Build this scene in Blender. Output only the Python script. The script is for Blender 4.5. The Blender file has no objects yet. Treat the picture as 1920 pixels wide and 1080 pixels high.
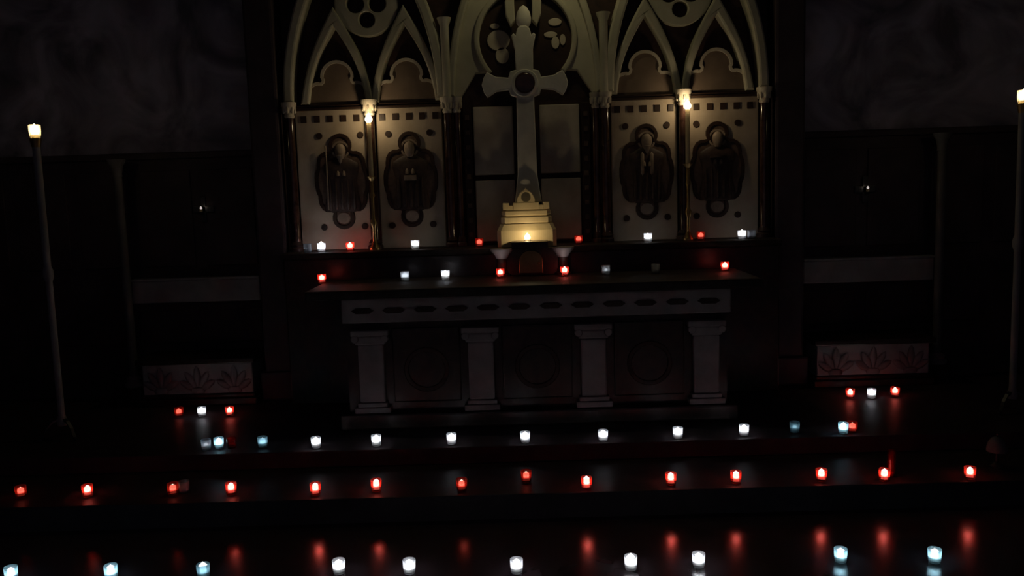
import bpy, bmesh, math, random
from mathutils import Vector, Matrix
random.seed(7)
sc = bpy.context.scene
col = sc.collection
PI = math.pi

# ------------------------------------------------------------------ camera
F = 1600.0
PITCH, YAW, ROLL = math.radians(6.661), math.radians(0.683), math.radians(1.8085)
CAM = Vector((-0.069, 0.0, 1.8))
cp, sp, cy_, sy_ = math.cos(PITCH), math.sin(PITCH), math.cos(YAW), math.sin(YAW)
FWD = Vector((-sy_ * cp, cy_ * cp, -sp))
RT0 = Vector((cy_, sy_, 0.0))
UP0 = RT0.cross(FWD)
RT = math.cos(ROLL) * RT0 - math.sin(ROLL) * UP0
UP = math.cos(ROLL) * UP0 + math.sin(ROLL) * RT0
cam_d = bpy.data.cameras.new('camera')
cam_d.sensor_width = 36.0
cam_d.lens = 36.0 * F / 1920.0
cam_d.clip_start = 0.05
cam = bpy.data.objects.new('camera', cam_d)
col.objects.link(cam)
M3 = Matrix((RT, UP, -FWD)).transposed()
cam.matrix_world = Matrix.Translation(CAM) @ M3.to_4x4()
sc.camera = cam


def at(px, py, Y):                     # where the sight line of a photo point meets the upright plane at depth Y
    d = FWD + RT * ((px - 960) / F) + UP * ((540 - py) / F)
    return CAM + d * (Y / d.y)


def on(px, py, z):                     # where it meets the level surface at height z
    d = FWD + RT * ((px - 960) / F) + UP * ((540 - py) / F)
    return CAM + d * ((z - CAM.z) / d.z)


# ------------------------------------------------------------------ materials
def new_mat(name):
    m = bpy.data.materials.new(name)
    m.use_nodes = True
    nt = m.node_tree
    nt.nodes.clear()
    out = nt.nodes.new('ShaderNodeOutputMaterial')
    return m, nt, out


def stone(name, c1, c2, scale=6.0, rough=0.6, spec=0.4, metal=0.0, bump=0.15, vein=False, aniso=0.0):
    m, nt, out = new_mat(name)
    b = nt.nodes.new('ShaderNodeBsdfPrincipled')
    tc = nt.nodes.new('ShaderNodeTexCoord')
    nz = nt.nodes.new('ShaderNodeTexNoise')
    nz.inputs['Scale'].default_value = scale
    nz.inputs['Detail'].default_value = 5
    if vein:
        nz.inputs['Distortion'].default_value = 1.6
    cr = nt.nodes.new('ShaderNodeValToRGB')
    cr.color_ramp.elements[0].position = 0.35
    cr.color_ramp.elements[1].position = 0.68
    cr.color_ramp.elements[0].color = (*c1, 1)
    cr.color_ramp.elements[1].color = (*c2, 1)
    nt.links.new(tc.outputs['Object'], nz.inputs['Vector'])
    nt.links.new(nz.outputs['Fac'], cr.inputs['Fac'])
    nt.links.new(cr.outputs['Color'], b.inputs['Base Color'])
    b.inputs['Roughness'].default_value = rough
    b.inputs['Metallic'].default_value = metal
    b.inputs['Specular IOR Level'].default_value = spec
    if bump:
        bp = nt.nodes.new('ShaderNodeBump')
        bp.inputs['Strength'].default_value = bump
        bp.inputs['Distance'].default_value = 0.004
        n2 = nt.nodes.new('ShaderNodeTexNoise')
        n2.inputs['Scale'].default_value = scale * 7
        nt.links.new(tc.outputs['Object'], n2.inputs['Vector'])
        nt.links.new(n2.outputs['Fac'], bp.inputs['Height'])
        nt.links.new(bp.outputs['Normal'], b.inputs['Normal'])
    nt.links.new(b.outputs['BSDF'], out.inputs['Surface'])
    return m


def glass(name, tint, glow, trans=0.45):
    m, nt, out = new_mat(name)
    tr = nt.nodes.new('ShaderNodeBsdfTransparent')
    tr.inputs['Color'].default_value = (*tint, 1)
    tl = nt.nodes.new('ShaderNodeBsdfTranslucent')
    tl.inputs['Color'].default_value = (*glow, 1)
    mx = nt.nodes.new('ShaderNodeMixShader')
    mx.inputs['Fac'].default_value = trans
    nt.links.new(tr.outputs[0], mx.inputs[1])
    nt.links.new(tl.outputs[0], mx.inputs[2])
    gl = nt.nodes.new('ShaderNodeBsdfGlossy')
    gl.inputs['Roughness'].default_value = 0.12
    lw = nt.nodes.new('ShaderNodeFresnel')
    lw.inputs['IOR'].default_value = 1.35
    m2 = nt.nodes.new('ShaderNodeMixShader')
    nt.links.new(lw.outputs[0], m2.inputs['Fac'])
    nt.links.new(mx.outputs[0], m2.inputs[1])
    nt.links.new(gl.outputs[0], m2.inputs[2])
    nt.links.new(m2.outputs[0], out.inputs['Surface'])
    return m


def wax(name, c):
    m, nt, out = new_mat(name)
    d = nt.nodes.new('ShaderNodeBsdfDiffuse')
    d.inputs['Color'].default_value = (*c, 1)
    t = nt.nodes.new('ShaderNodeBsdfTranslucent')
    t.inputs['Color'].default_value = (*c, 1)
    nz = nt.nodes.new('ShaderNodeTexNoise')
    nz.inputs['Scale'].default_value = 40
    bp = nt.nodes.new('ShaderNodeBump')
    bp.inputs['Strength'].default_value = 0.1
    nt.links.new(nz.outputs['Fac'], bp.inputs['Height'])
    nt.links.new(bp.outputs['Normal'], d.inputs['Normal'])
    mx = nt.nodes.new('ShaderNodeMixShader')
    mx.inputs['Fac'].default_value = 0.45
    nt.links.new(d.outputs[0], mx.inputs[1])
    nt.links.new(t.outputs[0], mx.inputs[2])
    nt.links.new(mx.outputs[0], out.inputs['Surface'])
    return m


def flame_mat(name, c, s):
    m, nt, out = new_mat(name)
    e = nt.nodes.new('ShaderNodeEmission')
    e.inputs['Color'].default_value = (*c, 1)
    e.inputs['Strength'].default_value = s
    t = nt.nodes.new('ShaderNodeBsdfTransparent')
    a = nt.nodes.new('ShaderNodeAddShader')
    nt.links.new(e.outputs[0], a.inputs[0])
    nt.links.new(t.outputs[0], a.inputs[1])
    nt.links.new(a.outputs[0], out.inputs['Surface'])
    m.cycles.emission_sampling = 'NONE'
    return m


MAT = dict(
    pale=stone('pale_stone', (0.36, 0.285, 0.205), (0.45, 0.37, 0.28), 5, 0.7),
    cream=stone('cream_marble', (0.46, 0.40, 0.31), (0.60, 0.54, 0.44), 7, 0.55),
    tracery=stone('tracery_stone', (0.40, 0.38, 0.29), (0.53, 0.50, 0.39), 4, 0.75),
    darkgrey=stone('dark_grey_stone', (0.09, 0.088, 0.092), (0.14, 0.135, 0.14), 5, 0.6),
    brownstone=stone('brown_stone', (0.12, 0.085, 0.062), (0.18, 0.13, 0.095), 5, 0.7),
    grey=stone('grey_stone', (0.25, 0.25, 0.25), (0.36, 0.35, 0.35), 5, 0.7),
    backing=stone('dark_red_marble', (0.022, 0.010, 0.008), (0.05, 0.022, 0.018), 6, 0.6, vein=True),
    inlay=stone('dark_inlay', (0.020, 0.009, 0.005), (0.036, 0.017, 0.009), 12, 0.5),
    field=stone('mosaic_field', (0.075, 0.047, 0.035), (0.12, 0.078, 0.056), 30, 0.5),
    robe=stone('mosaic_robe', (0.03, 0.018, 0.015), (0.06, 0.036, 0.03), 24, 0.6),
    skin=stone('mosaic_pale', (0.19, 0.145, 0.11), (0.27, 0.21, 0.16), 20, 0.6),
    shaft=stone('polished_dark_marble', (0.030, 0.014, 0.010), (0.07, 0.034, 0.026), 9, 0.12, 0.6, bump=0, vein=True),
    cross=stone('cross_stone', (0.58, 0.56, 0.49), (0.72, 0.69, 0.60), 8, 0.6),
    gold=stone('gilded_stone', (0.68, 0.54, 0.29), (0.80, 0.66, 0.38), 9, 0.5, 0.5),
    brass=stone('dull_brass', (0.32, 0.22, 0.09), (0.42, 0.30, 0.13), 14, 0.35, 0.5, metal=0.9, bump=0.05),
    iron=stone('dark_iron', (0.06, 0.06, 0.065), (0.10, 0.10, 0.105), 14, 0.35, 0.5, metal=0.6, bump=0.05),
    altar_dark=stone('altar_dark_marble', (0.018, 0.011, 0.010), (0.045, 0.026, 0.022), 7, 0.35, vein=True),
    mensa=stone('mensa_marble', (0.020, 0.016, 0.016), (0.04, 0.032, 0.03), 7, 0.65, 0.2, vein=True),
    altar_pale=stone('altar_pale_marble', (0.18, 0.16, 0.165), (0.25, 0.225, 0.23), 7, 0.6),
    floor=stone('polished_dark_floor', (0.066, 0.042, 0.050), (0.085, 0.055, 0.064), 3, 0.2, 1.0, bump=0, vein=True),
    step=stone('polished_step_marble', (0.045, 0.034, 0.040), (0.065, 0.05, 0.056), 3, 0.45, 0.08, bump=0, vein=True),
    plaster=stone('old_plaster', (0.16, 0.15, 0.19), (0.56, 0.52, 0.62), 1.7, 0.9, vein=True),
    wood=stone('dark_oak', (0.04, 0.028, 0.034), (0.075, 0.052, 0.06), 4, 0.6),
    sidewall=stone('dark_plaster', (0.06, 0.055, 0.09), (0.10, 0.09, 0.14), 2, 0.9),  # dark bluish plaster of the side walls and ceiling
    glass_red=glass('red_glass', (0.98, 0.45, 0.41), (0.95, 0.06, 0.03), 0.30),
    glass_white=glass('frosted_white_glass', (0.95, 0.97, 1.0), (0.92, 0.95, 1.0), 0.56),
    glass_blue=glass('pale_blue_glass', (0.72, 0.92, 1.0), (0.62, 0.89, 1.0), 0.52),
    glass_clear=glass('clear_glass', (0.95, 0.95, 0.9), (0.9, 0.85, 0.7), 0.25),
    wax=wax('white_wax', (0.8, 0.8, 0.78)),
    wax_warm=wax('ivory_wax', (0.75, 0.66, 0.48)),
    wick=stone('burnt_wick', (0.01, 0.01, 0.01), (0.02, 0.02, 0.02), 30, 0.9, bump=0),
    flame=flame_mat('votive_flame', (1.0, 0.97, 0.95), 3.4),
    flame_red=flame_mat('red_votive_flame', (1.0, 0.96, 0.92), 6.0),
    flame_soft=flame_mat('low_votive_flame', (1.0, 0.80, 0.62), 1.1),
    flame_dim=flame_mat('small_white_flame', (0.92, 0.96, 1.0), 0.8),
    flame_warm=flame_mat('candle_flame', (1.0, 0.84, 0.52), 2.6),
    flame_tiny=flame_mat('guttering_flame', (0.9, 0.80, 0.76), 0.3),
)


# ------------------------------------------------------------------ mesh helpers
def link(name, mesh, mat=None, parent=None, loc=None):
    o = bpy.data.objects.new(name, mesh)
    col.objects.link(o)
    if mat is not None:
        if len(mesh.materials):
            mesh.materials.clear()
        for mm in (mat if isinstance(mat, (list, tuple)) else [mat]):
            mesh.materials.append(MAT[mm])
    if parent:
        o.parent = parent
    if loc is not None:
        o.location = loc
    return o


def obj(name, bm, mat, parent=None, loc=None, smooth=False):
    bmesh.ops.recalc_face_normals(bm, faces=bm.faces)
    me = bpy.data.meshes.new(name)
    bm.to_mesh(me)
    bm.free()
    if smooth:
        for p in me.polygons:
            p.use_smooth = True
        try:
            me.set_sharp_from_angle(angle=math.radians(40))
        except Exception:
            pass
    return link(name, me, mat, parent, loc)


def box(bm, x0, x1, y0, y1, z0, z1, bev=0.0, mi=0):
    r = bmesh.ops.create_cube(bm, size=1.0)
    vs = r['verts']
    for v in vs:
        v.co = Vector(((x0 + x1) / 2 + v.co.x * (x1 - x0), (y0 + y1) / 2 + v.co.y * (y1 - y0), (z0 + z1) / 2 + v.co.z * (z1 - z0)))
    fs = {f for v in vs for f in v.link_faces}
    for f in fs:
        f.material_index = mi
    if bev > 0:
        es = list({e for v in vs for e in v.link_edges})
        bmesh.ops.bevel(bm, geom=es, offset=bev, segments=2, affect='EDGES', profile=0.6)
    return bm


def lathe(bm, prof, seg=24, cx=0, cy=0, cz=0, sx=1.0, sy=1.0, rot=0.0, mi=0):
    rings = []
    for (r, z) in prof:
        if r < 1e-6:
            rings.append([bm.verts.new((cx, cy, cz + z))])
        else:
            rings.append([bm.verts.new((cx + sx * r * math.cos(rot + 2 * PI * k / seg), cy + sy * r * math.sin(rot + 2 * PI * k / seg), cz + z)) for k in range(seg)])
    for a, b in zip(rings, rings[1:]):
        for k in range(seg):
            k2 = (k + 1) % seg
            if len(a) == 1 and len(b) == 1:
                continue
            if len(a) == 1:
                f = bm.faces.new((a[0], b[k], b[k2]))
            elif len(b) == 1:
                f = bm.faces.new((a[k], b[0], a[k2]))
            else:
                f = bm.faces.new((a[k], b[k], b[k2], a[k2]))
            f.material_index = mi
    return bm


def extr(loops, y0, y1, bev=0.0, res=1, chamfer=0.0):
    """2-D outlines (x, z) with holes, given thickness from y0 (front) to y1 (back)."""
    cu = bpy.data.curves.new('outline', 'CURVE')
    cu.dimensions = '2D'
    cu.fill_mode = 'BOTH'
    d = (y1 - y0) / 2
    cu.extrude = max(d - bev, 0.0005)
    cu.bevel_depth = bev
    cu.bevel_resolution = res
    cu.offset = -bev
    for lp in loops:
        s = cu.splines.new('POLY')
        s.points.add(len(lp) - 1)
        for p, (x, z) in zip(s.points, lp):
            p.co = (x, z, 0, 1)
        s.use_cyclic_u = True
    o = bpy.data.objects.new('outline', cu)
    col.objects.link(o)
    dg = bpy.context.evaluated_depsgraph_get()
    me = bpy.data.meshes.new_from_object(o.evaluated_get(dg))
    bpy.data.objects.remove(o)
    bpy.data.curves.remove(cu)
    ym = (y0 + y1) / 2
    for v in me.vertices:
        x, y, z = v.co
        v.co = (x, ym - z, y)
    bm = bmesh.new()
    bm.from_mesh(me)
    bpy.data.meshes.remove(me)
    for f in bm.faces:
        f.smooth = False
        f.material_index = 0
    if chamfer:
        bmesh.ops.remove_doubles(bm, verts=bm.verts, dist=1e-5)
        bm.normal_update()
        es = [e for e in bm.edges if len(e.link_faces) == 2 and abs(e.verts[0].co.y - y0) < 1e-4 and abs(e.verts[1].co.y - y0) < 1e-4 and e.calc_face_angle(0) > 1.0]
        bmesh.ops.bevel(bm, geom=es, offset=chamfer, segments=2, affect='EDGES', profile=0.5)
    return bm


def circ(cx, cz, r, n=32, sx=1.0, sz=1.0):
    return [(cx + sx * r * math.cos(2 * PI * k / n), cz + sz * r * math.sin(2 * PI * k / n)) for k in range(n)]


def arc(cx, cz, r, a0, a1, n=10):
    return [(cx + r * math.cos(math.radians(a0 + (a1 - a0) * k / n)), cz + r * math.sin(math.radians(a0 + (a1 - a0) * k / n))) for k in range(n + 1)]


def pointed(x0, x1, z0, za, n=14):
    """a pointed arch from (x0,z0) up to its apex and down to (x1,z0)"""
    s, h = x1 - x0, za - z0
    R = (h * h + s * s / 4) / s
    a_end = math.atan2(h, -(R - s / 2))
    L = [(x0 + R + R * math.cos(PI + (a_end - PI) * k / n), z0 + R * math.sin(PI + (a_end - PI) * k / n)) for k in range(n + 1)]
    Rr = [(x0 + x1 - p[0], p[1]) for p in reversed(L[:-1])]
    return L + Rr


def flat_pointed(x0, x1, z0, za, w, n=8, bulge=0.16):
    """steep pointed arch with nearly straight legs, w inside the outline"""
    m, h = (x0 + x1) / 2, za - z0
    k = h / ((x1 - x0) / 2)
    hw, hh = (x1 - x0) / 2 - w, h - w * k * 0.9
    L = []
    for i in range(n + 1):
        t = i / n
        bx = bulge * math.sin(PI * t) * (x1 - x0) / 2
        L.append((m - hw * (1 - t) - bx, z0 + hh * t))
    return L + [(2 * m - x, z) for x, z in reversed(L[:-1])]


def arch_band(x0, x1, z0, za, w):
    k = (za - z0) / ((x1 - x0) / 2)
    return pointed(x0, x1, z0, za) + list(reversed(pointed(x0 + w, x1 - w, z0, za - w * k * 0.85)))


def tag(o, label=None, cat=None, group=None, kind=None):
    if label: o['label'] = label
    if cat: o['category'] = cat
    if group: o['group'] = group
    if kind: o['kind'] = kind
    return o


def thing(name, loc, label, cat, group=None):
    o = bpy.data.objects.new(name, None)
    o.empty_display_size = 0.05
    col.objects.link(o)
    o.location = loc
    return tag(o, label, cat, group)


def part(name, bm, mat, root, smooth=False, at_world=True, parent=None):
    """a part modelled in world coordinates, hung under its thing (and part)"""
    o = obj(name, bm, mat, None, smooth=smooth)
    p = parent or root
    o.parent = p
    o.matrix_parent_inverse = Matrix.Translation(-root.location)
    if parent is not None:
        o.matrix_parent_inverse = Matrix.Identity(4)
    return o


def point(name, loc, e, c, r=0.012, parent=None):
    l = bpy.data.lights.new(name, 'POINT')
    l.energy = e
    l.color = c
    l.shadow_soft_size = r
    o = bpy.data.objects.new(name, l)
    col.objects.link(o)
    o.location = loc
    if parent:
        o.parent = parent
    return o


# ------------------------------------------------------------------ setting
Z1, Z2 = 0.14, 0.24            # the two steps
E1, E2 = 4.50, 5.06            # their front edges
YR = 6.5                       # front of the altarpiece


def struct(name, bm, mat, label=None, cat=None, smooth=False):
    o = obj(name, bm, mat, smooth=smooth)
    tag(o, label, cat, None, 'structure')
    return o


struct('floor', box(bmesh.new(), -4.6, 4.6, -2.0, E1 + 0.05, -0.2, 0.0), 'floor', 'dark polished stone floor in front of the altar steps', 'floor')
b = bmesh.new(); box(b, -4.6, 4.6, E1, E2 + 0.05, -0.2, Z1, 0.006)
struct('altar_step', b, 'step', 'dark polished lower step carrying the row of red candles', 'step')
b = bmesh.new(); box(b, -4.6, 4.6, E2, 6.9, -0.2, Z2, 0.006)
struct('altar_step', b, 'step', 'dark polished upper step that the altar stands on', 'step')
struct('wall_back', box(bmesh.new(), -4.6, 4.6, 6.75, 6.95, -0.2, 6.0), 'plaster', 'dim mottled plaster wall behind the altarpiece', 'wall')
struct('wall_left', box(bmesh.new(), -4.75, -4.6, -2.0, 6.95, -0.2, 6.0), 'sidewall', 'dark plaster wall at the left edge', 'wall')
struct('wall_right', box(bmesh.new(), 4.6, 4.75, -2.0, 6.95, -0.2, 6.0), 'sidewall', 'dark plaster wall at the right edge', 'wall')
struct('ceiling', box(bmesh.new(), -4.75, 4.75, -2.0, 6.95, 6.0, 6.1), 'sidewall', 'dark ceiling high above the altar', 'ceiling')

for s, side in ((-1, 'left'), (1, 'right')):
    x0, x1 = sorted((s * 1.84, s * 2.06))
    b = bmesh.new()
    box(b, x0, x1, 6.42, 6.75, Z2, 4.2, 0.02)
    box(b, x0 - 0.03, x1 + 0.03, 6.39, 6.75, Z2, Z2 + 0.22, 0.015)
    tag(struct('pier', b, 'wood'), 'plain dark pier on the %s edge of the altarpiece' % side, 'pier')
    # panelled dado between pier and wall
    x0, x1 = sorted((s * 2.06, s * 4.6))
    b = bmesh.new()
    box(b, x0, x1, 6.69, 6.75, Z2, 2.11)
    for k in range(5):
        a = s * (2.14 + k * 0.49)
        xa, xb = sorted((a, a + s * 0.40))
        box(b, xa, xb, 6.675, 6.69, 1.27, 2.02, 0.006)
        box(b, xa, xb, 6.675, 6.69, 0.66, 0.92, 0.006)
    tag(struct('wainscot', b, 'wood'), 'dark panelled wainscot on the wall %s of the altarpiece' % side, 'panelling')
    b = bmesh.new()
    box(b, x0, x1, 6.64, 6.75, 2.11, 2.16, 0.012)
    tag(struct('trim_1' if s < 0 else 'trim_2', b, 'wood'), 'dark moulding along the top of the %s wainscot' % side, 'trim')
    b = bmesh.new()
    xa, xb = sorted((s * 2.12, s * 3.13))
    box(b, xa, xb, 6.62, 6.70, 0.99, 1.165, 0.01)
    box(b, xa, xb, 6.605, 6.70, 1.165, 1.185, 0.005)
    tag(struct('trim_3' if s < 0 else 'trim_4', b, 'grey'), 'pale stone band across the %s wainscot' % side, 'trim')

# ------------------------------------------------------------------ altarpiece
rer = thing('altarpiece', (0, YR, 1.37), 'tall gothic altarpiece with inlaid saint panels and pointed arches', 'altarpiece')
b = bmesh.new(); box(b, -1.82, 1.82, 6.57, 6.74, 1.377, 4.0)
part('backing', b, 'backing', rer)
hs = thing('high_shelf', (0, 6.5, Z2), 'long dark stone shelf behind the altar table, under the inlaid panels', 'shelf')
b = bmesh.new(); box(b, -1.82, 1.82, 6.24, 6.74, Z2, 1.33, 0.01)
part('base', b, 'altar_dark', hs)
b = bmesh.new(); box(b, -1.83, 1.83, 6.20, 6.74, 1.33, 1.375, 0.01)
part('shelf_slab', b, 'mensa', hs)


def quatre(cx, w, zb, zt):
    """tall lobed outline: a small round lobe top and bottom, curved shoulders, slightly bulging sides"""
    r = w * 0.42
    zm = (zb + zt) / 2
    H = [(0, zt)] + [(r * math.sin(math.radians(a)), zt - r + r * math.cos(math.radians(a))) for a in (20, 40, 60, 80, 100, 118)]
    z1 = zt - r * 1.50
    H += [(w * 0.46, z1 - 0.004), (w * 0.60, z1 - 0.004), (w * 0.76, z1 - 0.022), (w * 0.87, z1 - 0.06), (w * 0.90, z1 - 0.10), (w * 0.90, z1 - 0.125), (w * 0.97, z1 - 0.16), (w, z1 - 0.20)]
    U = H + [(x, 2 * zm - z) for x, z in reversed(H)]
    return [(cx + x, z) for x, z in U] + [(cx - x, z) for x, z in reversed(U[1:-1])]


def shrink(P, cx, cz, d):
    """the outline moved inward by d"""
    n = len(P)
    A = sum(P[k][0] * P[(k + 1) % n][1] - P[(k + 1) % n][0] * P[k][1] for k in range(n))
    sg = 1 if A > 0 else -1
    out = []
    for k in range(n):
        (ax, az), (bx, bz), (x, z) = P[k - 1], P[(k + 1) % n], P[k]
        tx, tz = bx - ax, bz - az
        L = math.hypot(tx, tz) or 1
        out.append((x - sg * tz / L * d, z + sg * tx / L * d))
    return out


def saint(cx, kind):
    """robed half-relief figure, dark robe (0), pale face, hands and attribute (1)"""
    bm = bmesh.new()
    # robe: a flattened lathe, widening to shoulder, waist and hem
    prof = [(0.0, 1.66), (0.135, 1.665), (0.14, 1.70), (0.115, 1.82), (0.112, 1.90), (0.135, 1.98), (0.13, 2.025), (0.07, 2.06), (0.035, 2.075), (0.0, 2.08)]
    lathe(bm, prof, 20, cx, 6.487, 0, 1.0, 0.16, mi=0)
    for k in range(5):       # folds
        x = cx - 0.09 + 0.045 * k
        lathe(bm, [(0, 1.67), (0.014, 1.69), (0.008, 1.87), (0, 1.92)], 8, x, 6.468, 0, mi=0)
    # head
    lathe(bm, [(0, 2.055), (0.022, 2.06), (0.034, 2.085), (0.040, 2.12), (0.036, 2.15), (0.02, 2.17), (0, 2.176)], 16, cx, 6.475, 0, 1, 0.6, mi=1)
    # beard or veil
    if kind in (0, 2):
        lathe(bm, [(0, 2.02), (0.012, 2.04), (0.028, 2.085), (0.0, 2.09)], 10, cx, 6.462, 0, 1, 0.5, mi=1)
    # two hands meeting on the chest
    for s in (-1, 1):
        lathe(bm, [(0, 0), (0.013, 0.004), (0.011, 0.03), (0, 0.045)], 8, cx + s * 0.022, 6.463, 1.93, mi=1)
    if kind == 3:            # round disc held at the chest
        lathe(bm, [(0, -0.006), (0.062, -0.006), (0.062, 0.006), (0, 0.006)], 20, cx, 6.458, 1.985, mi=0)
    elif kind == 1:          # open scroll
        box(bm, cx - 0.05, cx + 0.05, 6.455, 6.466, 1.88, 1.925, 0.003, 1)
    elif kind == 2:          # pale stole in a V
        for s in (-1, 1):
            lathe(bm, [(0, 1.86), (0.012, 1.88), (0.014, 2.02), (0, 2.04)], 8, cx + s * 0.035, 6.463, 0, mi=1)
    else:                    # staff
        lathe(bm, [(0, 1.68), (0.006, 1.68), (0.006, 2.16), (0, 2.165)], 8, cx - 0.105, 6.462, 0, mi=1)
    return bm


PANELS = [(-1.405, 0), (-0.885, 1), (0.895, 2), (1.425, 3)]
for cx, kind in PANELS:
    b = bmesh.new(); sg = 1 if cx > 0 else -1
    xa, xb = sorted((sg * 1.207, sg * 1.735) if abs(cx) > 1.1 else (sg * 0.635, sg * 1.127))
    box(b, xa, xb, YR, 6.575, 1.376, 2.425, 0.004)
    pn = part('inlaid_panel', b, 'pale', rer)
    zb, zt = 1.53, 2.25
    O = quatre(cx, 0.205, zb, zt)
    I = shrink(O, cx, (zb + zt) / 2, 0.028)
    part('lobed_border', extr([O, I], 6.484, 6.502, 0.003), 'inlay', rer, parent=pn)
    part('mosaic_field', extr([I], 6.494, 6.503), 'field', rer, parent=pn)
    part('pale_lobe', extr([circ(cx, zb + 0.085, 0.05, 20, 1.0, 0.85)], 6.488, 6.496, 0.002), 'skin', rer, parent=pn)
    part('halo', extr([circ(cx, 2.125, 0.068, 24), circ(cx, 2.125, 0.054, 24)], 6.486, 6.495), 'skin', rer, parent=pn)
    part('saint_figure', saint(cx, kind), ['robe', 'skin'], rer, smooth=True, parent=pn)
    for s in (-1, 1):
        for zz in (2.235, 1.548):
            part('inlaid_roundel', extr([circ(cx + s * 0.155, zz, 0.024, 18)], 6.492, 6.503, 0.002), 'inlay', rer, parent=pn)
    for k in range(5):
        x = (xa + xb) / 2 - 0.2 + 0.1 * k
        b = bmesh.new(); box(b, x - 0.022, x + 0.022, 6.492, 6.502, 2.335, 2.385, 0.003)
        part('inlaid_square', b, 'inlay', rer, parent=pn)
    # lobed head over the panel
    T = [(cx - 0.25, 2.462), (cx + 0.25, 2.462), (cx + 0.24, 2.53)] + arc(cx + 0.14, 2.535, 0.10, 5, 95, 6) + arc(cx + 0.135, 2.648, 0.02, 270, 180, 3) + arc(cx, 2.665, 0.125, 0, 180, 14) + arc(cx - 0.135, 2.648, 0.02, 0, -90, 3) + arc(cx - 0.14, 2.535, 0.10, 85, 175, 6) + [(cx - 0.24, 2.53)]
    th = part('lobed_head', extr([T], 6.52, 6.575), 'brownstone', rer)
    Ti = [(x, max(z, 2.462)) for x, z in shrink(T, cx, 2.462, 0.022)]
    rim = [p for p in T[1:]] + [T[0]]
    inner = [p for p in Ti[1:]] + [Ti[0]]
    part('rim', extr([rim + list(reversed(inner))], 6.505, 6.53), 'cream', rer, parent=th)
    # pointed arch over it
    part('lancet_arch', extr([flat_pointed(cx - 0.275, cx + 0.275, 2.47, 3.17, 0.0) + flat_pointed(cx - 0.275, cx + 0.275, 2.47, 3.17, 0.062)[::-1]], 6.47, 6.575, chamfer=0.014), 'tracery', rer)

for s in (-1, 1):
    x0, x1 = sorted((s * 0.60, s * 1.76))
    b = bmesh.new()
    box(b, x0, x1, 6.47, 6.575, 2.425, 2.443, 0.004)
    box(b, x0, x1, 6.485, 6.575, 2.443, 2.462, 0.004)
    part('cornice', b, 'inlay', rer)
    # pierced rosette between the two lancets
    cx = s * 1.16
    R_ = [circ(cx, 3.19, 0.235, 40), circ(cx - 0.082, 3.19, 0.066, 20), circ(cx + 0.082, 3.19, 0.066, 20), circ(cx, 3.075, 0.06, 20), circ(cx, 3.31, 0.066, 20)]
    part('rosette', extr(R_, 6.50, 6.573, 0.008, 2), 'tracery', rer)
    x0, x1 = sorted((s * 0.585, s * 1.80))
    part('bay_arch', extr([arch_band(x0, x1, 2.488, 3.95, 0.07)], 6.44, 6.575, chamfer=0.016), 'tracery', rer)

# shafts between and beside the panels
for x, r in ((-1.167, 0.034), (1.167, 0.034), (-0.585, 0.030), (0.585, 0.030), (-0.515, 0.024), (0.515, 0.024), (-1.765, 0.032), (1.765, 0.032)):
    b = bmesh.new()
    lathe(b, [(0, 1.45), (r, 1.45), (r, 2.38), (0, 2.38)], 20, x, 6.455)
    cn = part('colonnette', b, 'shaft', rer, smooth=True)
    b = bmesh.new()
    lathe(b, [(0, 1.375), (r * 1.7, 1.375), (r * 1.7, 1.40), (r * 1.35, 1.41), (r * 1.5, 1.425), (r * 1.05, 1.45), (0, 1.45)], 20, x, 6.455)
    part('column_base', b, 'backing', rer, smooth=True, parent=cn)
    b = bmesh.new()
    lathe(b, [(0, 2.37), (r * 1.05, 2.37), (r * 1.25, 2.385), (r * 1.1, 2.395), (r * 1.3, 2.43), (r * 1.75, 2.46), (r * 1.8, 2.485), (0, 2.485)], 16, x, 6.455)
    for k in range(8):
        a = 2 * PI * k / 8
        lathe(b, [(0, 2.40), (0.008, 2.41), (0.010, 2.445), (0, 2.46)], 6, x + r * 1.35 * math.cos(a), 6.455 + r * 1.35 * math.sin(a))
    part('capital', b, 'cream', rer, smooth=True, parent=cn)
    if abs(x) < 1 and abs(x) > 0.55:
        b = bmesh.new()
        lathe(b, [(0, 2.485), (r * 1.1, 2.485), (r * 1.1, 3.0), (r * 1.6, 3.04), (r * 1.8, 3.06), (0, 3.06)], 16, x, 6.46)
        part('upper_shaft', b, 'tracery', rer, smooth=True, parent=cn)

# central niche
for s in (-1, 1):
    for z0, z1 in ((1.905, 2.415), (1.40, 1.865)):
        x0, x1 = sorted((s * 0.10, s * 0.40))
        b = bmesh.new(); box(b, x0, x1, 6.53, 6.575, z0, z1, 0.008)
        part('niche_panel', b, 'cream', rer)
    x0, x1 = sorted((s * 0.415, s * 0.475))
    b = bmesh.new(); box(b, x0, x1, 6.51, 6.575, 1.376, 2.425, 0.004)
    nb = part('niche_border', b, 'inlay', rer)
    for k in range(9):
        b = bmesh.new(); box(b, s * 0.445 - 0.016, s * 0.445 + 0.016, 6.502, 6.511, 1.44 + 0.11 * k, 1.475 + 0.11 * k, 0.003)
        part('inlaid_square', b, 'field', rer, parent=nb)
H_ = [(-0.55, 2.49)] + pointed(-0.55, 0.55, 2.6, 3.85) + [(0.55, 2.49)]
H_ += [(0.50, 2.49), (0.39, 2.66)] + arc(0.012, 2.90, 0.345, -42, 222, 30) + [(-0.37, 2.66), (-0.48, 2.49)]
th = part('tracery_head', extr([H_], 6.515, 6.573, chamfer=0.01), 'tracery', rer)
b = extr([arc(0.012, 2.90, 0.385, -42, 222, 30) + arc(0.012, 2.90, 0.345, 222, -42, 30)], 6.49, 6.52, chamfer=0.012)
part('round_moulding', b, 'tracery', rer, parent=th)
part('mosaic_roundel', extr([circ(0.012, 2.90, 0.35, 48)], 6.555, 6.574), 'inlay', rer, parent=th)
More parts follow.
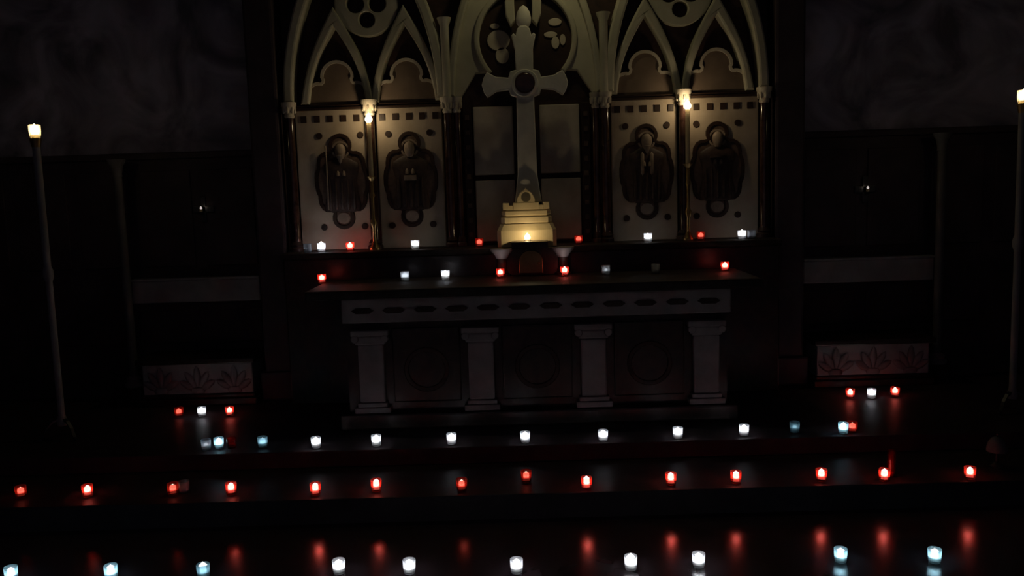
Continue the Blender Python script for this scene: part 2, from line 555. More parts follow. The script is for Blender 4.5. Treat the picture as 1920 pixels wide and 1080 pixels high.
for (x, z, rx, rz) in ((-0.19, 2.90, 0.085, 0.075), (-0.165, 2.79, 0.05, 0.06), (-0.215, 3.005, 0.035, 0.02), (0.235, 3.02, 0.05, 0.028), (0.20, 2.93, 0.05, 0.022), (0.235, 2.87, 0.03, 0.045), (0.29, 2.89, 0.022, 0.04)):
    part('mosaic_patch', extr([circ(x, z, 1.0, 20, rx, rz)], 6.543, 6.556, 0.003), 'cream', rer, parent=th)
part('central_arch', extr([arch_band(-0.575, 0.575, 2.49, 3.93, 0.05)], 6.455, 6.575, chamfer=0.014), 'tracery', rer)
for s in (-1, 1):
    L = [(s * 0.062, 3.02), (s * 0.095, 2.98), (s * 0.13, 3.06), (s * 0.135, 3.15), (s * 0.10, 3.24), (s * 0.06, 3.30), (s * 0.065, 3.15)]
    if s < 0:
        L = L[::-1]
    part('leaf_carving', extr([L], 6.43, 6.515, 0.01, 2), 'tracery', rer)

# ------------------------------------------------------------------ great cross
YC = 6.345
ZCB = at(988, 380, 6.20).z
cr = thing('stone_cross', (0, YC + 0.03, ZCB), 'large pale stone cross with flared arms standing before the central niche', 'cross')
X0 = -0.004
C = []
C += [(X0 + 0.10, ZCB + 0.001), (X0 + 0.085, ZCB + 0.10), (X0 + 0.072, 1.90), (X0 + 0.064, 2.46), (X0 + 0.105, 2.475)]          # shaft, right side
C += [(X0 + 0.12, 2.515), (X0 + 0.21, 2.505), (X0 + 0.275, 2.465), (X0 + 0.30, 2.50), (X0 + 0.315, 2.555), (X0 + 0.30, 2.605), (X0 + 0.275, 2.645), (X0 + 0.21, 2.61), (X0 + 0.12, 2.60)]
C += [(X0 + 0.105, 2.645), (X0 + 0.064, 2.655), (X0 + 0.066, 2.80), (X0 + 0.088, 2.90), (X0 + 0.072, 2.915), (X0 + 0.058, 2.90), (X0 + 0.045, 2.945), (X0 + 0.022, 2.965)]
Cm = [(2 * X0 - x, z) for x, z in reversed(C)]
part('cross_body', extr([C + Cm], YC, YC + 0.06, 0.008, 2), 'cross', cr)
b = bmesh.new(); lathe(b, [(0, 2.945), (0.02, 2.947), (0.035, 2.958), (0.052, 2.985), (0.056, 3.02), (0.046, 3.065), (0.025, 3.10), (0, 3.115)], 20, X0 + 0.004, YC + 0.03, 0, 1, 0.55)
part('finial', b, 'cross', cr, smooth=True)
rb = part('central_boss', extr([circ(X0, 2.557, 0.098, 32), circ(X0, 2.557, 0.072, 32)], YC - 0.015, YC + 0.012, 0.006, 2), 'cross', cr)
part('dark_jewel', extr([circ(X0, 2.557, 0.074, 32)], YC - 0.022, YC + 0.005, 0.014, 3), 'shaft', cr, parent=rb)

# ------------------------------------------------------------------ gilded pedestal under the cross (octagonal, stepped)
YP = 6.31


def zz(py):
    return at(988, py, YP - 0.10).z


zb = 1.375
gp = thing('gilded_pedestal', (0, YP, zb), 'stepped golden pedestal glowing behind the centre candle at the foot of the cross', 'pedestal')
pc = at(988, 440, YP - 0.10).x


def tier(bm, prof, c=0.028):
    """stacked outline with cut corners: (half width, z) pairs, depth follows the width"""
    rings = []
    for w_, z in prof:
        d_ = w_ - 0.12
        cc = min(c, d_ * 0.6)
        P = [(w_ - cc, -d_), (w_, -d_ + cc), (w_, d_ - cc), (w_ - cc, d_), (-w_ + cc, d_), (-w_, d_ - cc), (-w_, -d_ + cc), (-w_ + cc, -d_)]
        rings.append([bm.verts.new((pc + x, YP + y, z)) for x, y in P])
    for a, b_ in zip(rings, rings[1:]):
        for k in range(8):
            bm.faces.new((a[k], a[(k + 1) % 8], b_[(k + 1) % 8], b_[k]))
    bm.faces.new(rings[0][::-1]); bm.faces.new(rings[-1])
    return bm


part('lower_drum', tier(bmesh.new(), [(0.216, zb), (0.216, zz(432)), (0.200, zz(424)), (0.194, zz(420))]), 'gold', gp)
part('middle_tier', tier(bmesh.new(), [(0.182, zz(420)), (0.186, zz(417)), (0.186, zz(408)), (0.176, zz(405.5))]), 'gold', gp)
part('upper_tier', tier(bmesh.new(), [(0.170, zz(405.5)), (0.180, zz(402.5)), (0.180, zz(396)), (0.168, zz(393))]), 'gold', gp)
b = bmesh.new()
zc0, zc1 = zz(393), zz(385)
box(b, pc - 0.165, pc + 0.165, YP - 0.05, YP + 0.05, zc0, zc1, 0.003)
for x0, x1 in ((-0.170, -0.125), (-0.095, 0.095), (0.125, 0.170)):
    box(b, pc + x0, pc + x1, YP - 0.055, YP + 0.05, zc0, zz(380), 0.003)
part('battlements', b, 'gold', gp)
zk0, zk1 = zz(380.5), zz(352)
K = [(pc - 0.066, zk0), (pc + 0.066, zk0), (pc + 0.066, zk0 + 0.03), (pc + 0.045, zk0 + 0.07), (pc + 0.014, zk1 - 0.016), (pc, zk1), (pc - 0.014, zk1 - 0.016), (pc - 0.045, zk0 + 0.07), (pc - 0.066, zk0 + 0.03)]
part('crest', extr([K, circ(pc, zk0 + 0.043, 0.034, 20, 1.0, 1.05)], YP - 0.052, YP - 0.02, 0.004, 2), 'gold', gp)

# ------------------------------------------------------------------ tabernacle below it, on the altar table
ZM = 1.175
tb = thing('tabernacle', (0, 6.14, ZM), 'dark marble tabernacle with two short columns on the altar table', 'tabernacle')
b = bmesh.new(); box(b, -0.20, 0.20, 6.12, 6.198, ZM, 1.372, 0.006)
part('body', b, 'altar_dark', tb)
lt = at(988, 453, 6.06).z
b = bmesh.new(); box(b, -0.135, 0.125, 6.03, 6.198, 1.372, lt, 0.004)
part('candle_ledge', b, 'altar_dark', tb)
D = [(-0.085, ZM + 0.015), (0.085, ZM + 0.015), (0.085, ZM + 0.10)] + list(reversed(pointed(-0.085, 0.085, ZM + 0.10, ZM + 0.178, 8)))[1:-1] + [(-0.085, ZM + 0.10)]
dr = part('door', extr([D], 6.108, 6.122, 0.003), 'brass', tb)
dr['label'] = 'pointed brass door'
b = bmesh.new(); lathe(b, [(0, 0), (0.008, 0.002), (0.008, 0.012), (0, 0.016)], 10, 0.055, 6.10, ZM + 0.08)
part('knob', b, 'brass', tb, smooth=True, parent=dr)
for px in (941, 1056):
    x = at(px, 490, 6.10).x
    b = bmesh.new()
    lathe(b, [(0, ZM), (0.06, ZM), (0.06, ZM + 0.014), (0.042, ZM + 0.024), (0.044, ZM + 0.034), (0.036, ZM + 0.045), (0.036, ZM + 0.125), (0.04, ZM + 0.13), (0, ZM + 0.13)], 20, x, 6.115)
    cc = part('short_column', b, 'backing', tb, smooth=True)
    b = bmesh.new()
    lathe(b, [(0, ZM + 0.128), (0.042, ZM + 0.128), (0.05, ZM + 0.15), (0.078, ZM + 0.18), (0.082, ZM + 0.197), (0, ZM + 0.197)], 20, x, 6.115)
    part('capital', b, 'altar_pale', tb, smooth=True, parent=cc)

# ------------------------------------------------------------------ altar
al = thing('altar', (0, 5.85, Z2), 'broad stone altar with a pale inlaid frieze and four pilasters', 'altar')
b = bmesh.new(); box(b, -1.48, 1.48, 5.47, 6.198, 1.115, ZM, 0.012)
part('table_slab', b, 'mensa', al)
b = bmesh.new(); box(b, -1.25, 1.28, 5.60, 6.19, Z2 + 0.1, 0.95)
part('core', b, 'altar_dark', al)
b = bmesh.new(); box(b, -1.26, 1.29, 5.53, 6.19, 0.95, 1.112, 0.008)
fz = part('frieze', b, 'altar_pale', al)
for k in range(12):
    x = -1.12 + k * 0.206
    part('frieze_lozenge', extr([[(x - 0.075, 1.032), (x - 0.045, 1.012), (x + 0.045, 1.012), (x + 0.075, 1.032), (x + 0.045, 1.05), (x - 0.045, 1.05)]], 5.524, 5.534, 0.002), 'inlay', al, parent=fz)
b = bmesh.new(); box(b, -1.30, 1.33, 5.50, 6.19, Z2, Z2 + 0.1, 0.012)
part('plinth', b, 'altar_dark', al)
PX = (-1.085, -0.355, 0.39, 1.135)
for x in PX:
    b = bmesh.new()
    box(b, x - 0.085, x + 0.085, 5.55, 5.61, Z2 + 0.17, 0.80, 0.012)
    pl = part('pilaster', b, 'altar_pale', al)
    b = bmesh.new()
    box(b, x - 0.125, x + 0.125, 5.53, 5.61, 0.86, 0.90, 0.008)
    box(b, x - 0.10, x + 0.10, 5.54, 5.61, 0.80, 0.86, 0.012)
    for s in (-1, 1):
        t = extr([circ(x + s * 0.098, 0.843, 0.026, 16)], 5.528, 5.56, 0.006, 2)
        me = bpy.data.meshes.new('t'); t.to_mesh(me); t.free(); b.from_mesh(me); bpy.data.meshes.remove(me)
    part('capital', b, 'altar_pale', al, parent=pl)
    b = bmesh.new()
    box(b, x - 0.12, x + 0.12, 5.53, 5.61, Z2 + 0.1, Z2 + 0.14, 0.008)
    box(b, x - 0.10, x + 0.10, 5.54, 5.61, Z2 + 0.14, Z2 + 0.17, 0.008)
    part('pilaster_base', b, 'altar_pale', al, parent=pl)
for x0, x1 in zip(PX, PX[1:]):
    b = bmesh.new(); box(b, x0 + 0.14, x1 - 0.14, 5.58, 5.605, Z2 + 0.16, 0.90, 0.01)
    fp = part('front_panel', b, 'altar_dark', al)
    xm = (x0 + x1) / 2
    part('panel_roundel', extr([circ(xm, 0.62, 0.15, 32), circ(xm, 0.62, 0.12, 32)], 5.57, 5.582, 0.004), 'backing', al, parent=fp)

# ------------------------------------------------------------------ low carved blocks beside the altar
for s, side in ((-1, 'left'), (1, 'right')):
    x0, x1 = sorted((s * 2.10, s * 3.0))
    cb = thing('carved_stone_block', ((x0 + x1) / 2, 6.5, Z2), 'low stone block carved with acanthus leaves, %s of the altar' % side, 'carving')
    b = bmesh.new(); box(b, x0 + 0.03, x1 - 0.03, 6.33, 6.69, Z2, 0.56, 0.01)
    part('block', b, 'grey', cb)
    b = bmesh.new(); box(b, x0, x1, 6.28, 6.69, 0.56, 0.60, 0.008)
    part('top_slab', b, 'altar_dark', cb)
    b = bmesh.new()
    box(b, x0, x1, 6.29, 6.69, Z2, Z2 + 0.05, 0.008)
    box(b, x0 + 0.015, x1 - 0.015, 6.31, 6.69, Z2 + 0.05, Z2 + 0.085, 0.012)
    part('base_moulding', b, 'altar_dark', cb)
    for j in range(3):
        b = bmesh.new()
        xc = x0 + 0.17 + j * 0.28
        for k, an in enumerate((-58, -30, 0, 30, 58)):
            n0 = len(b.verts)
            Lh = 0.20 - 0.02 * abs(k - 2)
            lathe(b, [(0, 0), (0.014, 0.02), (0.03, Lh * 0.55), (0.02, Lh * 0.85), (0, Lh)], 10, 0, 0, 0, 1, 0.5)
            b.verts.ensure_lookup_table()
            ca, sa = math.cos(math.radians(an)), math.sin(math.radians(an))
            for v in b.verts[n0:]:
                x, y, z = v.co
                v.co = (xc + x * ca + z * sa, 6.325 + y - 0.25 * z * z, 0.345 + z * ca - x * sa)
        lathe(b, [(0, -0.03), (0.03, -0.02), (0.034, 0.0), (0.03, 0.02), (0, 0.03)], 12, xc, 6.325, 0.352, 1.6, 0.6)
        part('acanthus_fan', b, 'altar_pale', cb, smooth=True)
    # slender shaft on the wall beyond it
    x = s * 3.11
    wc = thing('wall_colonnette', (x, 6.5, Z2), 'slender pale colonnette against the dark wainscot %s of the altar' % side, 'column')
    b = bmesh.new(); box(b, x - 0.075, x + 0.075, 6.425, 6.575, Z2, 0.36, 0.01)
    part('pedestal', b, 'altar_dark', wc)
    b = bmesh.new(); lathe(b, [(0, 0.36), (0.07, 0.36), (0.072, 0.385), (0.055, 0.40), (0.06, 0.42), (0.036, 0.445), (0, 0.445)], 20, x, 6.5)
    part('column_base', b, 'altar_pale', wc, smooth=True)
    b = bmesh.new(); lathe(b, [(0, 0.445), (0.034, 0.445), (0.031, 1.98), (0, 1.98)], 20, x, 6.5)
    part('shaft', b, 'darkgrey', wc, smooth=True)
    b = bmesh.new(); lathe(b, [(0, 1.98), (0.038, 1.98), (0.034, 2.0), (0.045, 2.06), (0.065, 2.09), (0.068, 2.11), (0, 2.11)], 16, x, 6.5)
    part('capital', b, 'darkgrey', wc, smooth=True)

# ------------------------------------------------------------------ votive candles
def m_of(bm, name):
    bmesh.ops.recalc_face_normals(bm, faces=bm.faces)
    me = bpy.data.meshes.new(name)
    bm.to_mesh(me); bm.free()
    for p in me.polygons:
        p.use_smooth = True
    try:
        me.set_sharp_from_angle(angle=math.radians(50))
    except Exception:
        pass
    return me


def cup_mesh(tall=1.0):
    h = 0.066 * tall
    return m_of(lathe(bmesh.new(), [(0, 0), (0.024, 0), (0.027, 0.003), (0.0285, 0.015), (0.031, h - 0.002), (0.030, h), (0.029, h - 0.002), (0.0265, 0.013), (0, 0.011)], 20), 'glass_cup')


WAXH = 0.028
MESH = {}
for key, mm in (('R', 'glass_red'), ('W', 'glass_white'), ('B', 'glass_blue')):
    me = cup_mesh(); me.materials.append(MAT[mm]); MESH['cup' + key] = me
me = cup_mesh(2.3); me.materials.append(MAT['glass_red']); MESH['tall'] = me
me = m_of(lathe(bmesh.new(), [(0, 0.0125), (0.0255, 0.0135), (0.0270, WAXH), (0.012, WAXH - 0.001), (0, WAXH - 0.002)], 20), 'wax'); me.materials.append(MAT['wax']); MESH['wax'] = me
me = m_of(lathe(bmesh.new(), [(0, WAXH - 0.002), (0.0012, WAXH - 0.002), (0.0010, WAXH + 0.009), (0, WAXH + 0.010)], 8), 'wick'); me.materials.append(MAT['wick']); MESH['wick'] = me
FP = [(0, 0), (0.0065, 0.003), (0.0105, 0.010), (0.0105, 0.017), (0.0065, 0.027), (0.003, 0.034), (0, 0.040)]
FV = [(0, 0), (0.012, 0.001), (0.0185, 0.007), (0.0195, 0.016), (0.0165, 0.025), (0.009, 0.032), (0.0035, 0.036), (0, 0.040)]
for key, mm in (('', 'flame'), ('red', 'flame_red'), ('soft', 'flame_soft'), ('dim', 'flame_dim'), ('warm', 'flame_warm'), ('tiny', 'flame_tiny')):
    me = m_of(lathe(bmesh.new(), FV if key in ('', 'red', 'soft', 'dim') else FP, 16), 'flame'); me.materials.append(MAT[mm]); MESH['flame' + key] = me

WHITE, BLUE, RED_L, WARM = (0.84, 0.90, 1.0), (0.70, 0.92, 1.0), (1.0, 0.86, 0.80), (1.0, 0.76, 0.44)


def child(name, me, root, loc=(0, 0, 0), scale=None):
    o = bpy.data.objects.new(name, me)
    col.objects.link(o)
    o.parent = root
    o.location = loc
    if scale:
        o.scale = scale
    return o


def votive(pos, kind, power, label, group, fl=1.0, lit=None):
    """kind: R, W or B; power 0 = burnt out; lit = strength of the light it throws"""
    name = {'R': 'red_votive_candle', 'W': 'white_votive_candle', 'B': 'blue_votive_candle'}[kind]
    t = thing(name, pos, label, 'candle', group)
    t.rotation_euler = (0, 0, random.uniform(0, 6))
    child('glass_cup', MESH['cup' + kind], t)
    child('wax', MESH['wax'], t)
    child('wick', MESH['wick'], t)
    if power > 0:
        key = ('red' if kind == 'R' else '') if power >= 0.5 else ('soft' if kind == 'R' else 'dim')
        k = (0.72 + 0.28 * min(power, 1.0)) * fl
        q = (1.0 if kind == 'R' else 1.15) if power > 0.2 else 0.6
        child('flame', MESH['flame' + key], t, (0, 0, WAXH), (q, q, k * min(q, 1.0)))
        c = {'R': RED_L, 'W': WHITE, 'B': BLUE}[kind]
        if lit is None:
            lit = (0.30 if kind == 'R' else 0.27) * power
        point('candle_light', (0, 0, WAXH + 0.017), 0.085 * lit, c, 0.008, t)
    return t


def row(items, place, group, ymin=None, ymax=None):
    for it in items:
        px, py, kind, power, label = it[:5]
        fl = it[5] if len(it) > 5 else 1.0
        lit = it[6] if len(it) > 6 else None
        p = place(px, py)
        if ymin is not None:
            p.y = min(max(p.y, ymin), ymax)
        votive(p, kind, power, label, group, fl, lit)


# on the high shelf (base points about 0.036 m under the bright core)
def shelf_place(px, py):
    p = at(px, py, 6.29)
    return Vector((p.x, 6.29, 1.375))


row([
    (577, 468, 'W', 0.0, 'unlit white votive candle at the very left end of the high shelf'),
    (603, 470, 'W', 1.7, 'brightest white votive candle near the left end of the high shelf', 1.35, 3.6),
    (657, 474, 'R', 1.0, 'red votive candle throwing a crimson glow on the shelf left of the left candlestick', 1.0, 2.8),
    (779, 470, 'W', 1.0, 'white votive candle under the saint panel right of the left candlestick', 1.0, 0.12),
    (899, 459, 'R', 0.45, 'red votive candle on the high shelf just left of the golden pedestal'),
    (1085, 455, 'R', 0.45, 'red votive candle on the high shelf just right of the golden pedestal'),
    (1215, 457, 'W', 0.85, 'white votive candle under the saint panel left of the right candlestick', 1.0, 0.08),
    (1314, 452, 'R', 0.35, 'dim red votive candle on the high shelf just right of the right candlestick'),
    (1391, 448, 'W', 1.4, 'bright white votive candle near the right end of the high shelf', 1.1, 0.1),
    (1409, 449, 'W', 0.0, 'unlit white votive candle at the very right end of the high shelf'),
], shelf_place, 'votive candles on the high shelf')


def mensa_place(px, py):
    p = on(px, py, ZM)
    return Vector((p.x, min(max(p.y, 5.62), 5.985), ZM))


row([
    (619, 524, 'R', 0.6, 'red votive candle alone at the left end of the altar table'),
    (764, 523, 'W', 0.4, 'dim white votive candle on the altar table, second from its left end'),
    (838, 521, 'W', 0.9, 'bright white votive candle on the altar table left of the tabernacle'),
    (939, 518, 'R', 0.6, 'red votive candle before the left short column of the tabernacle'),
    (1057, 514, 'R', 1.1, 'bright red votive candle before the right short column of the tabernacle', 1.0, 0.8),
    (1131, 510, 'W', 0.05, 'nearly burnt out white votive candle on the altar table right of the tabernacle'),
    (1227, 511, 'W', 0.0, 'unlit white votive candle in the dark gap on the right half of the altar table'),
    (1346, 503, 'R', 0.7, 'red votive candle alone at the right end of the altar table'),
], mensa_place, 'votive candles on the altar table')


def ground(z, y0, y1):
    def f(px, py):
        p = on(px, py, z)
        return Vector((p.x, min(max(p.y, y0), y1), z))
    return f


row([
    (336, 781, 'R', 0.3, 'dim orange red votive candle, left one of the trio before the left carved block'),
    (379, 780, 'W', 0.8, 'white votive candle in the middle of the trio before the left carved block'),
    (431, 779, 'R', 0.5, 'pinkish red votive candle, right one of the trio before the left carved block'),
], ground(Z2, 5.8, 6.2), 'votive candles before the left carved block')
row([
    (1594, 746, 'R', 0.85, 'red votive candle, left one of the trio before the right carved block'),
    (1634, 746, 'W', 0.8, 'white votive candle in the middle of the trio before the right carved block'),
    (1678, 743, 'R', 0.75, 'red votive candle, right one of the trio before the right carved block'),
], ground(Z2, 5.8, 6.2), 'votive candles before the right carved block')

G2 = 'votive candles along the upper step'
row([
    (387, 843, 'W', 0.06, 'barely lit white votive candle at the left end of the upper step'),
    (411, 840, 'B', 0.85, 'bright pale blue votive candle left of an unlit red one on the upper step'),
    (435, 840, 'R', 0.0, 'unlit red votive candle between two blue ones on the left of the upper step'),
    (493, 838, 'B', 0.4, 'softly lit blue votive candle left of all the white row on the upper step'),
    (593, 839, 'W', 1.1, 'leftmost of the seven bright white votive candles along the upper step'),
    (706, 835, 'W', 1.1, 'white votive candle on the upper step before the left end pilaster of the altar'),
    (847, 832, 'W', 1.1, 'white votive candle on the upper step just left of the second altar pilaster'),
    (985, 829, 'W', 1.3, 'bright white votive candle on the upper step before the middle of the altar'),
    (1131, 826, 'W', 1.0, 'white votive candle on the upper step before the third altar pilaster'),
    (1271, 821, 'W', 1.0, 'white votive candle on the upper step left of the right end pilaster'),
    (1395, 816, 'W', 1.1, 'rightmost of the seven bright white votive candles along the upper step'),
    (1490, 810, 'B', 0.12, 'dim bluish votive candle right of the white row on the upper step'),
    (1581, 812, 'B', 1.2, 'bright blue white votive candle at the right end of the upper step'),
    (1598, 810, 'R', 0.4, 'red votive candle half hidden behind a blue one on the upper step'),
], ground(Z2, E2 + 0.05, E2 + 0.4), G2)

G1 = 'red votive candles along the lower step'
row([
    (40, 932, 'R', 0.3, 'dim crimson votive candle, leftmost on the lower step'),
    (165, 930, 'R', 0.6, 'red votive candle on the lower step, second from the left edge'),
    (325, 927, 'R', 0.45, 'dull red votive candle left of an unlit white one on the lower step'),
    (346, 923, 'W', 0.0, 'unlit white votive candle just right of a dull red one on the lower step'),
    (434, 926, 'R', 0.75, 'peach red votive candle on the lower step, fourth lit from the left'),
    (592, 927, 'R', 1.2, 'bright red votive candle on the lower step, fifth lit from the left'),
    (706, 920, 'R', 1.2, 'bright red votive candle on the lower step, sixth lit from the left'),
    (866, 919, 'R', 0.45, 'dull orange red votive candle on the lower step, left of the middle'),
    (987, 903, 'R', 0.45, 'small dull red votive candle at the middle of the lower step'),
    (1100, 916, 'R', 0.6, 'red votive candle with a pointed flame on the lower step, right of the middle', 1.25),
    (1258, 908, 'R', 1.4, 'brightest red votive candle on the lower step, fifth lit from its right end'),
    (1380, 905, 'R', 1.0, 'bright red votive candle on the lower step, fourth lit from its right end'),
    (1540, 901, 'R', 1.2, 'bright red votive candle on the lower step, third from its right end'),
    (1658, 901, 'R', 1.1, 'orange red votive candle on the lower step beside a tall unlit red glass'),
    (1821, 899, 'R', 0.9, 'orange red votive candle at the right end of the lower step'),
], ground(Z1, E1 + 0.05, E1 + 0.42), G1)

G0 = 'white votive candles on the floor'
row([
    (22, 1087, 'B', 0.6, 'pale blue votive candle on the floor at the far left corner of the photo'),
    (209, 1084, 'B', 1.1, 'bright bluish white votive candle on the floor, second from the left'),
    (382, 1082, 'B', 0.45, 'soft blue votive candle with a pointed flame on the floor, third from left', 1.5),
    (636, 1074, 'W', 1.0, 'white votive candle on the floor, fourth from the left'),
    (768, 1074, 'W', 1.4, 'brightest white votive candle on the floor, left of the middle one'),
    (969, 1073, 'W', 1.3, 'white votive candle on the floor before the middle of the altar'),
    (1183, 1067, 'W', 0.8, 'white votive candle with a pointed flame on the floor, fourth from the right', 1.35),
    (1310, 1062, 'W', 1.2, 'squarish bright white votive candle on the floor, third from the right'),
    (1576, 1053, 'B', 1.2, 'bright white blue votive candle on the floor, second from the right'),
    (1752, 1054, 'B', 1.0, 'cyan tinted votive candle on the floor, rightmost of its row'),
], ground(0.0, 3.4, E1 - 0.1), G0)

# tall unlit red glass beside the second last red candle
p = on(1674, 900, Z1)
t = thing('tall_red_glass', Vector((p.x + 0.012, p.y + 0.05, Z1)), 'tall narrow unlit red glass beside an orange candle on the lower step', 'glass')
o = child('glass_cup', MESH['tall'], t, (0, 0, 0), (0.75, 0.75, 1.0))
child('wax', MESH['wax'], t, (0, 0, 0), (0.75, 0.75, 0.9))

# centre candle in front of the golden pedestal
p = at(989, 453, 6.06)
t = thing('white_votive_candle', Vector((p.x, 6.10, lt)), 'warm white votive candle on the tabernacle ledge in front of the golden pedestal', 'candle')
me = m_of(lathe(bmesh.new(), [(0, 0), (0.02, 0), (0.023, 0.003), (0.025, 0.022), (0.024, 0.024), (0.022, 0.02), (0.02, 0.006), (0, 0.005)], 18), 'glass_cup'); me.materials.append(MAT['glass_clear'])
child('glass_cup', me, t)
me = m_of(lathe(bmesh.new(), [(0, 0.0055), (0.019, 0.0065), (0.0215, 0.014), (0, 0.0135)], 18), 'wax'); me.materials.append(MAT['wax_warm'])
child('wax', me, t)
child('flame', MESH['flamewarm'], t, (0, 0, 0.014), (2.0, 2.0, 1.15))
point('candle_light', (0, 0, 0.04), 0.68, WARM, 0.012, t)

# ------------------------------------------------------------------ brass candlesticks on the high shelf
for px, py, side in ((691, 222, 'left'), (1289, 197, 'right')):
    top = at(px, py, 6.345)
    x = top.x
    z0, zf = 1.375, top.z
    ct = thing('brass_candlestick', (x, 6.345, z0), 'brass candlestick with lit ivory candle between the %s pair of saint panels' % side, 'candlestick', 'candlesticks on the high shelf')
    zc = zf - 0.42
    b = bmesh.new()
    lathe(b, [(0, 0), (0.041, 0), (0.042, 0.012), (0.036, 0.022), (0.026, 0.04), (0.016, 0.065), (0, 0.07)], 20, 0, 0, 0)
    o = obj('base', b, 'brass', ct, smooth=True)
    b = bmesh.new()
    h = zc - z0
    lathe(b, [(0, 0.065), (0.014, 0.065), (0.012, h * .3), (0.022, h * .34), (0.024, h * .38), (0.012, h * .43), (0.011, h * .7), (0.02, h * .74), (0.012, h * .79), (0.012, h - 0.03), (0, h - 0.03)], 18)
    o = obj('stem', b, 'brass', ct, smooth=True)
    b = bmesh.new()
    lathe(b, [(0, h - 0.035), (0.014, h - 0.035), (0.032, h - 0.012), (0.036, h - 0.004), (0.03, h - 0.006), (0.018, h - 0.012), (0.018, h), (0, h)], 18)
    o = obj('drip_pan', b, 'brass', ct, smooth=True)
    b = bmesh.new()
    lathe(b, [(0, h), (0.017, h), (0.016, h + 0.385), (0.012, h + 0.392), (0, h + 0.388)], 16)
    o = obj('candle', b, 'wax_warm', ct, smooth=True)
    child('flame', MESH['flamewarm'], ct, (0, 0, h + 0.387), (2.6, 2.6, 1.9))
    point('candle_light', (0, 0, h + 0.425), 1.15, WARM, 0.014, ct)

# ------------------------------------------------------------------ floor-standing candle stands at both sides
for px, py, side in ((65, 245, 'left'), (1919, 180, 'right')):
    top = at(px, py, 5.5)
    x, zf = top.x, top.z
    cs = thing('standing_candlestick', (x, 5.5, Z2), 'tall slim floor candlestick with a warm flame at the %s edge' % side, 'candlestick', 'standing candlesticks')
    h = zf - Z2
    b = bmesh.new()
    lathe(b, [(0, 0.09), (0.03, 0.09), (0.034, 0.12), (0.022, 0.16), (0.021, h * .52), (0.032, h * .535), (0.032, h * .555), (0.022, h * .57), (0.024, h - 0.10), (0, h - 0.10)], 18)
    obj('pole', b, 'grey', cs, smooth=True)
    b = bmesh.new()
    lathe(b, [(0, h - 0.105), (0.026, h - 0.105), (0.03, h - 0.085), (0.036, h - 0.055), (0.037, h - 0.05), (0, h - 0.05)], 18)
    obj('drip_pan', b, 'brass', cs, smooth=True)
    for k in range(3):
        a = math.radians(90 + 120 * k)
        b = bmesh.new()
        pts = [(0.015, 0.135), (0.06, 0.12), (0.10, 0.075), (0.125, 0.02), (0.15, 0.008)]
        prev = None
        for (r, z) in pts:
            cx, cy = r * math.cos(a), r * math.sin(a)
            nx, ny = -math.sin(a), math.cos(a)
            w = 0.011
            ring = [b.verts.new((cx + nx * w, cy + ny * w, z + w * .7)), b.verts.new((cx - nx * w, cy - ny * w, z + w * .7)), b.verts.new((cx - nx * w, cy - ny * w, z - w * .7)), b.verts.new((cx + nx * w, cy + ny * w, z - w * .7))]
            if prev:
                for q in range(4):
                    b.faces.new((prev[q], prev[(q + 1) % 4], ring[(q + 1) % 4], ring[q]))
            else:
                b.faces.new(ring)
            prev = ring
        b.faces.new(prev[::-1])
        obj('foot', b, 'iron', cs)
    b = bmesh.new()
    lathe(b, [(0, h - 0.05), (0.028, h - 0.05), (0.034, h - 0.03), (0.036, h + 0.035), (0.034, h + 0.036), (0.032, h - 0.028), (0, h - 0.044)], 18)
    obj('lamp_glass', b, 'glass_clear', cs, smooth=True)
    b = bmesh.new(); lathe(b, [(0, h - 0.044), (0.026, h - 0.04), (0.027, h - 0.025), (0, h - 0.026)], 16)
    obj('wax', b, 'wax_warm', cs, smooth=True)
    child('flame', MESH['flamewarm'], cs, (0, 0, h - 0.026), (2.7, 2.7, 1.8))
    point('candle_light', (0, 0, h + 0.005), 0.55, WARM, 0.014, cs)

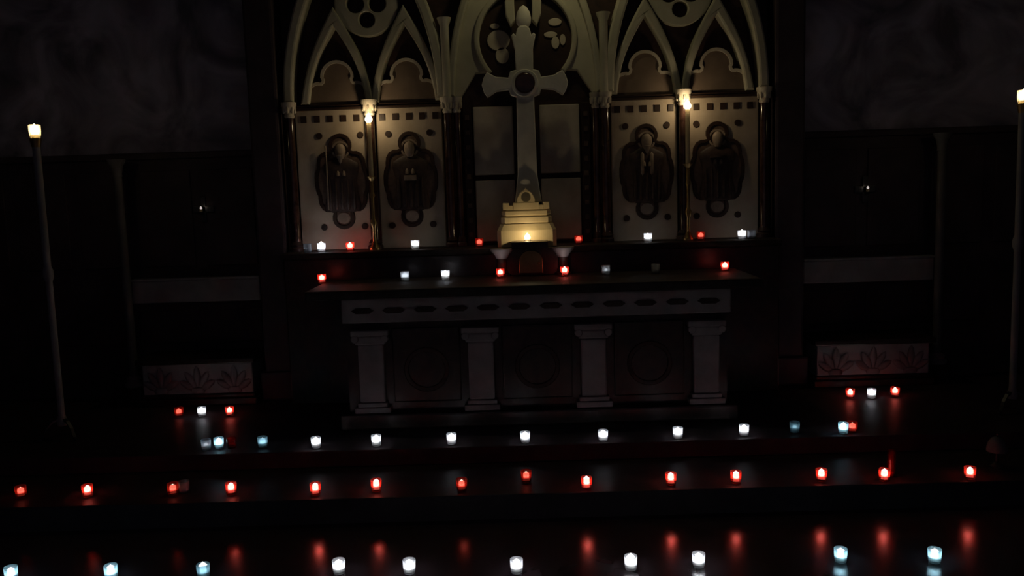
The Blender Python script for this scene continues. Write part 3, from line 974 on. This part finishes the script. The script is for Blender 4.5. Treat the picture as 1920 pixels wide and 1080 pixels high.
# ------------------------------------------------------------------ wall sconces
for px, py, side in ((377, 388, 'left'), (1627, 350, 'right')):
    p = at(px, py, 6.62)
    ws = thing('wall_sconce', (p.x, 6.675, p.z - 0.03), 'small metal cross-shaped sconce on the dark wall %s of the altarpiece' % side, 'sconce', 'wall sconces')
    b = bmesh.new()
    box(b, -0.02, 0.02, -0.012, 0.0, -0.09, 0.11, 0.004)
    box(b, -0.08, 0.08, -0.012, 0.0, -0.015, 0.035, 0.004)
    obj('back_plate', b, 'iron', ws)
    b = bmesh.new()
    box(b, -0.006, 0.006, -0.06, -0.01, -0.035, -0.025, 0.002)
    lathe(b, [(0, -0.03), (0.01, -0.03), (0.024, -0.012), (0.025, -0.008), (0, -0.012)], 14, 0, -0.058, 0)
    obj('arm', b, 'iron', ws, smooth=True)
    b = bmesh.new(); lathe(b, [(0, -0.012), (0.012, -0.012), (0.011, 0.012), (0, 0.011)], 12, 0, -0.058, 0)
    obj('candle', b, 'wax_warm', ws, smooth=True)
    child('flame', MESH['flametiny'], ws, (0, -0.058, 0.012), (0.9, 0.9, 0.6))
    point('candle_light', (0, -0.058, 0.03), 0.003, WARM, 0.006, ws)

# ------------------------------------------------------------------ hand bell on the step at far right
p = on(1868, 876, Z1)
bl = thing('dome_bell', (p.x, min(max(p.y, E1 + 0.1), E1 + 0.4), Z1), 'small dull metal dome bell at the far right of the lower step', 'bell')
b = bmesh.new(); lathe(b, [(0, 0), (0.055, 0), (0.055, 0.012), (0.03, 0.024), (0.012, 0.035), (0.010, 0.075), (0, 0.075)], 20)
obj('foot', b, 'iron', bl, smooth=True)
b = bmesh.new(); lathe(b, [(0.075, 0.10), (0.072, 0.125), (0.060, 0.155), (0.040, 0.178), (0.018, 0.188), (0, 0.19), (0, 0.186), (0.017, 0.184), (0.038, 0.174), (0.057, 0.152), (0.069, 0.124), (0.072, 0.10), (0.075, 0.10)], 28)
obj('dome', b, 'darkgrey', bl, smooth=True)
b = bmesh.new(); lathe(b, [(0, 0.07), (0.006, 0.075), (0.006, 0.192), (0.012, 0.197), (0.012, 0.208), (0, 0.213)], 12)
obj('knob', b, 'iron', bl, smooth=True)

bl.scale = (0.74, 0.74, 0.95)

# ------------------------------------------------------------------ light
point('hanging_lamp_light', (0.22, 6.0, 3.72), 5.0, (1.0, 0.86, 0.45), 0.06)

w = bpy.data.worlds.new('night')
sc.world = w
w.use_nodes = True
bg = w.node_tree.nodes['Background']
bg.inputs[0].default_value = (0.80, 0.74, 1.0, 1)
bg.inputs[1].default_value = 0.026

sc.view_settings.view_transform = 'Standard'
sc.view_settings.look = 'None'
sc.view_settings.exposure = 0.0
sc.view_settings.gamma = 1.0
sc.view_settings.use_curve_mapping = False
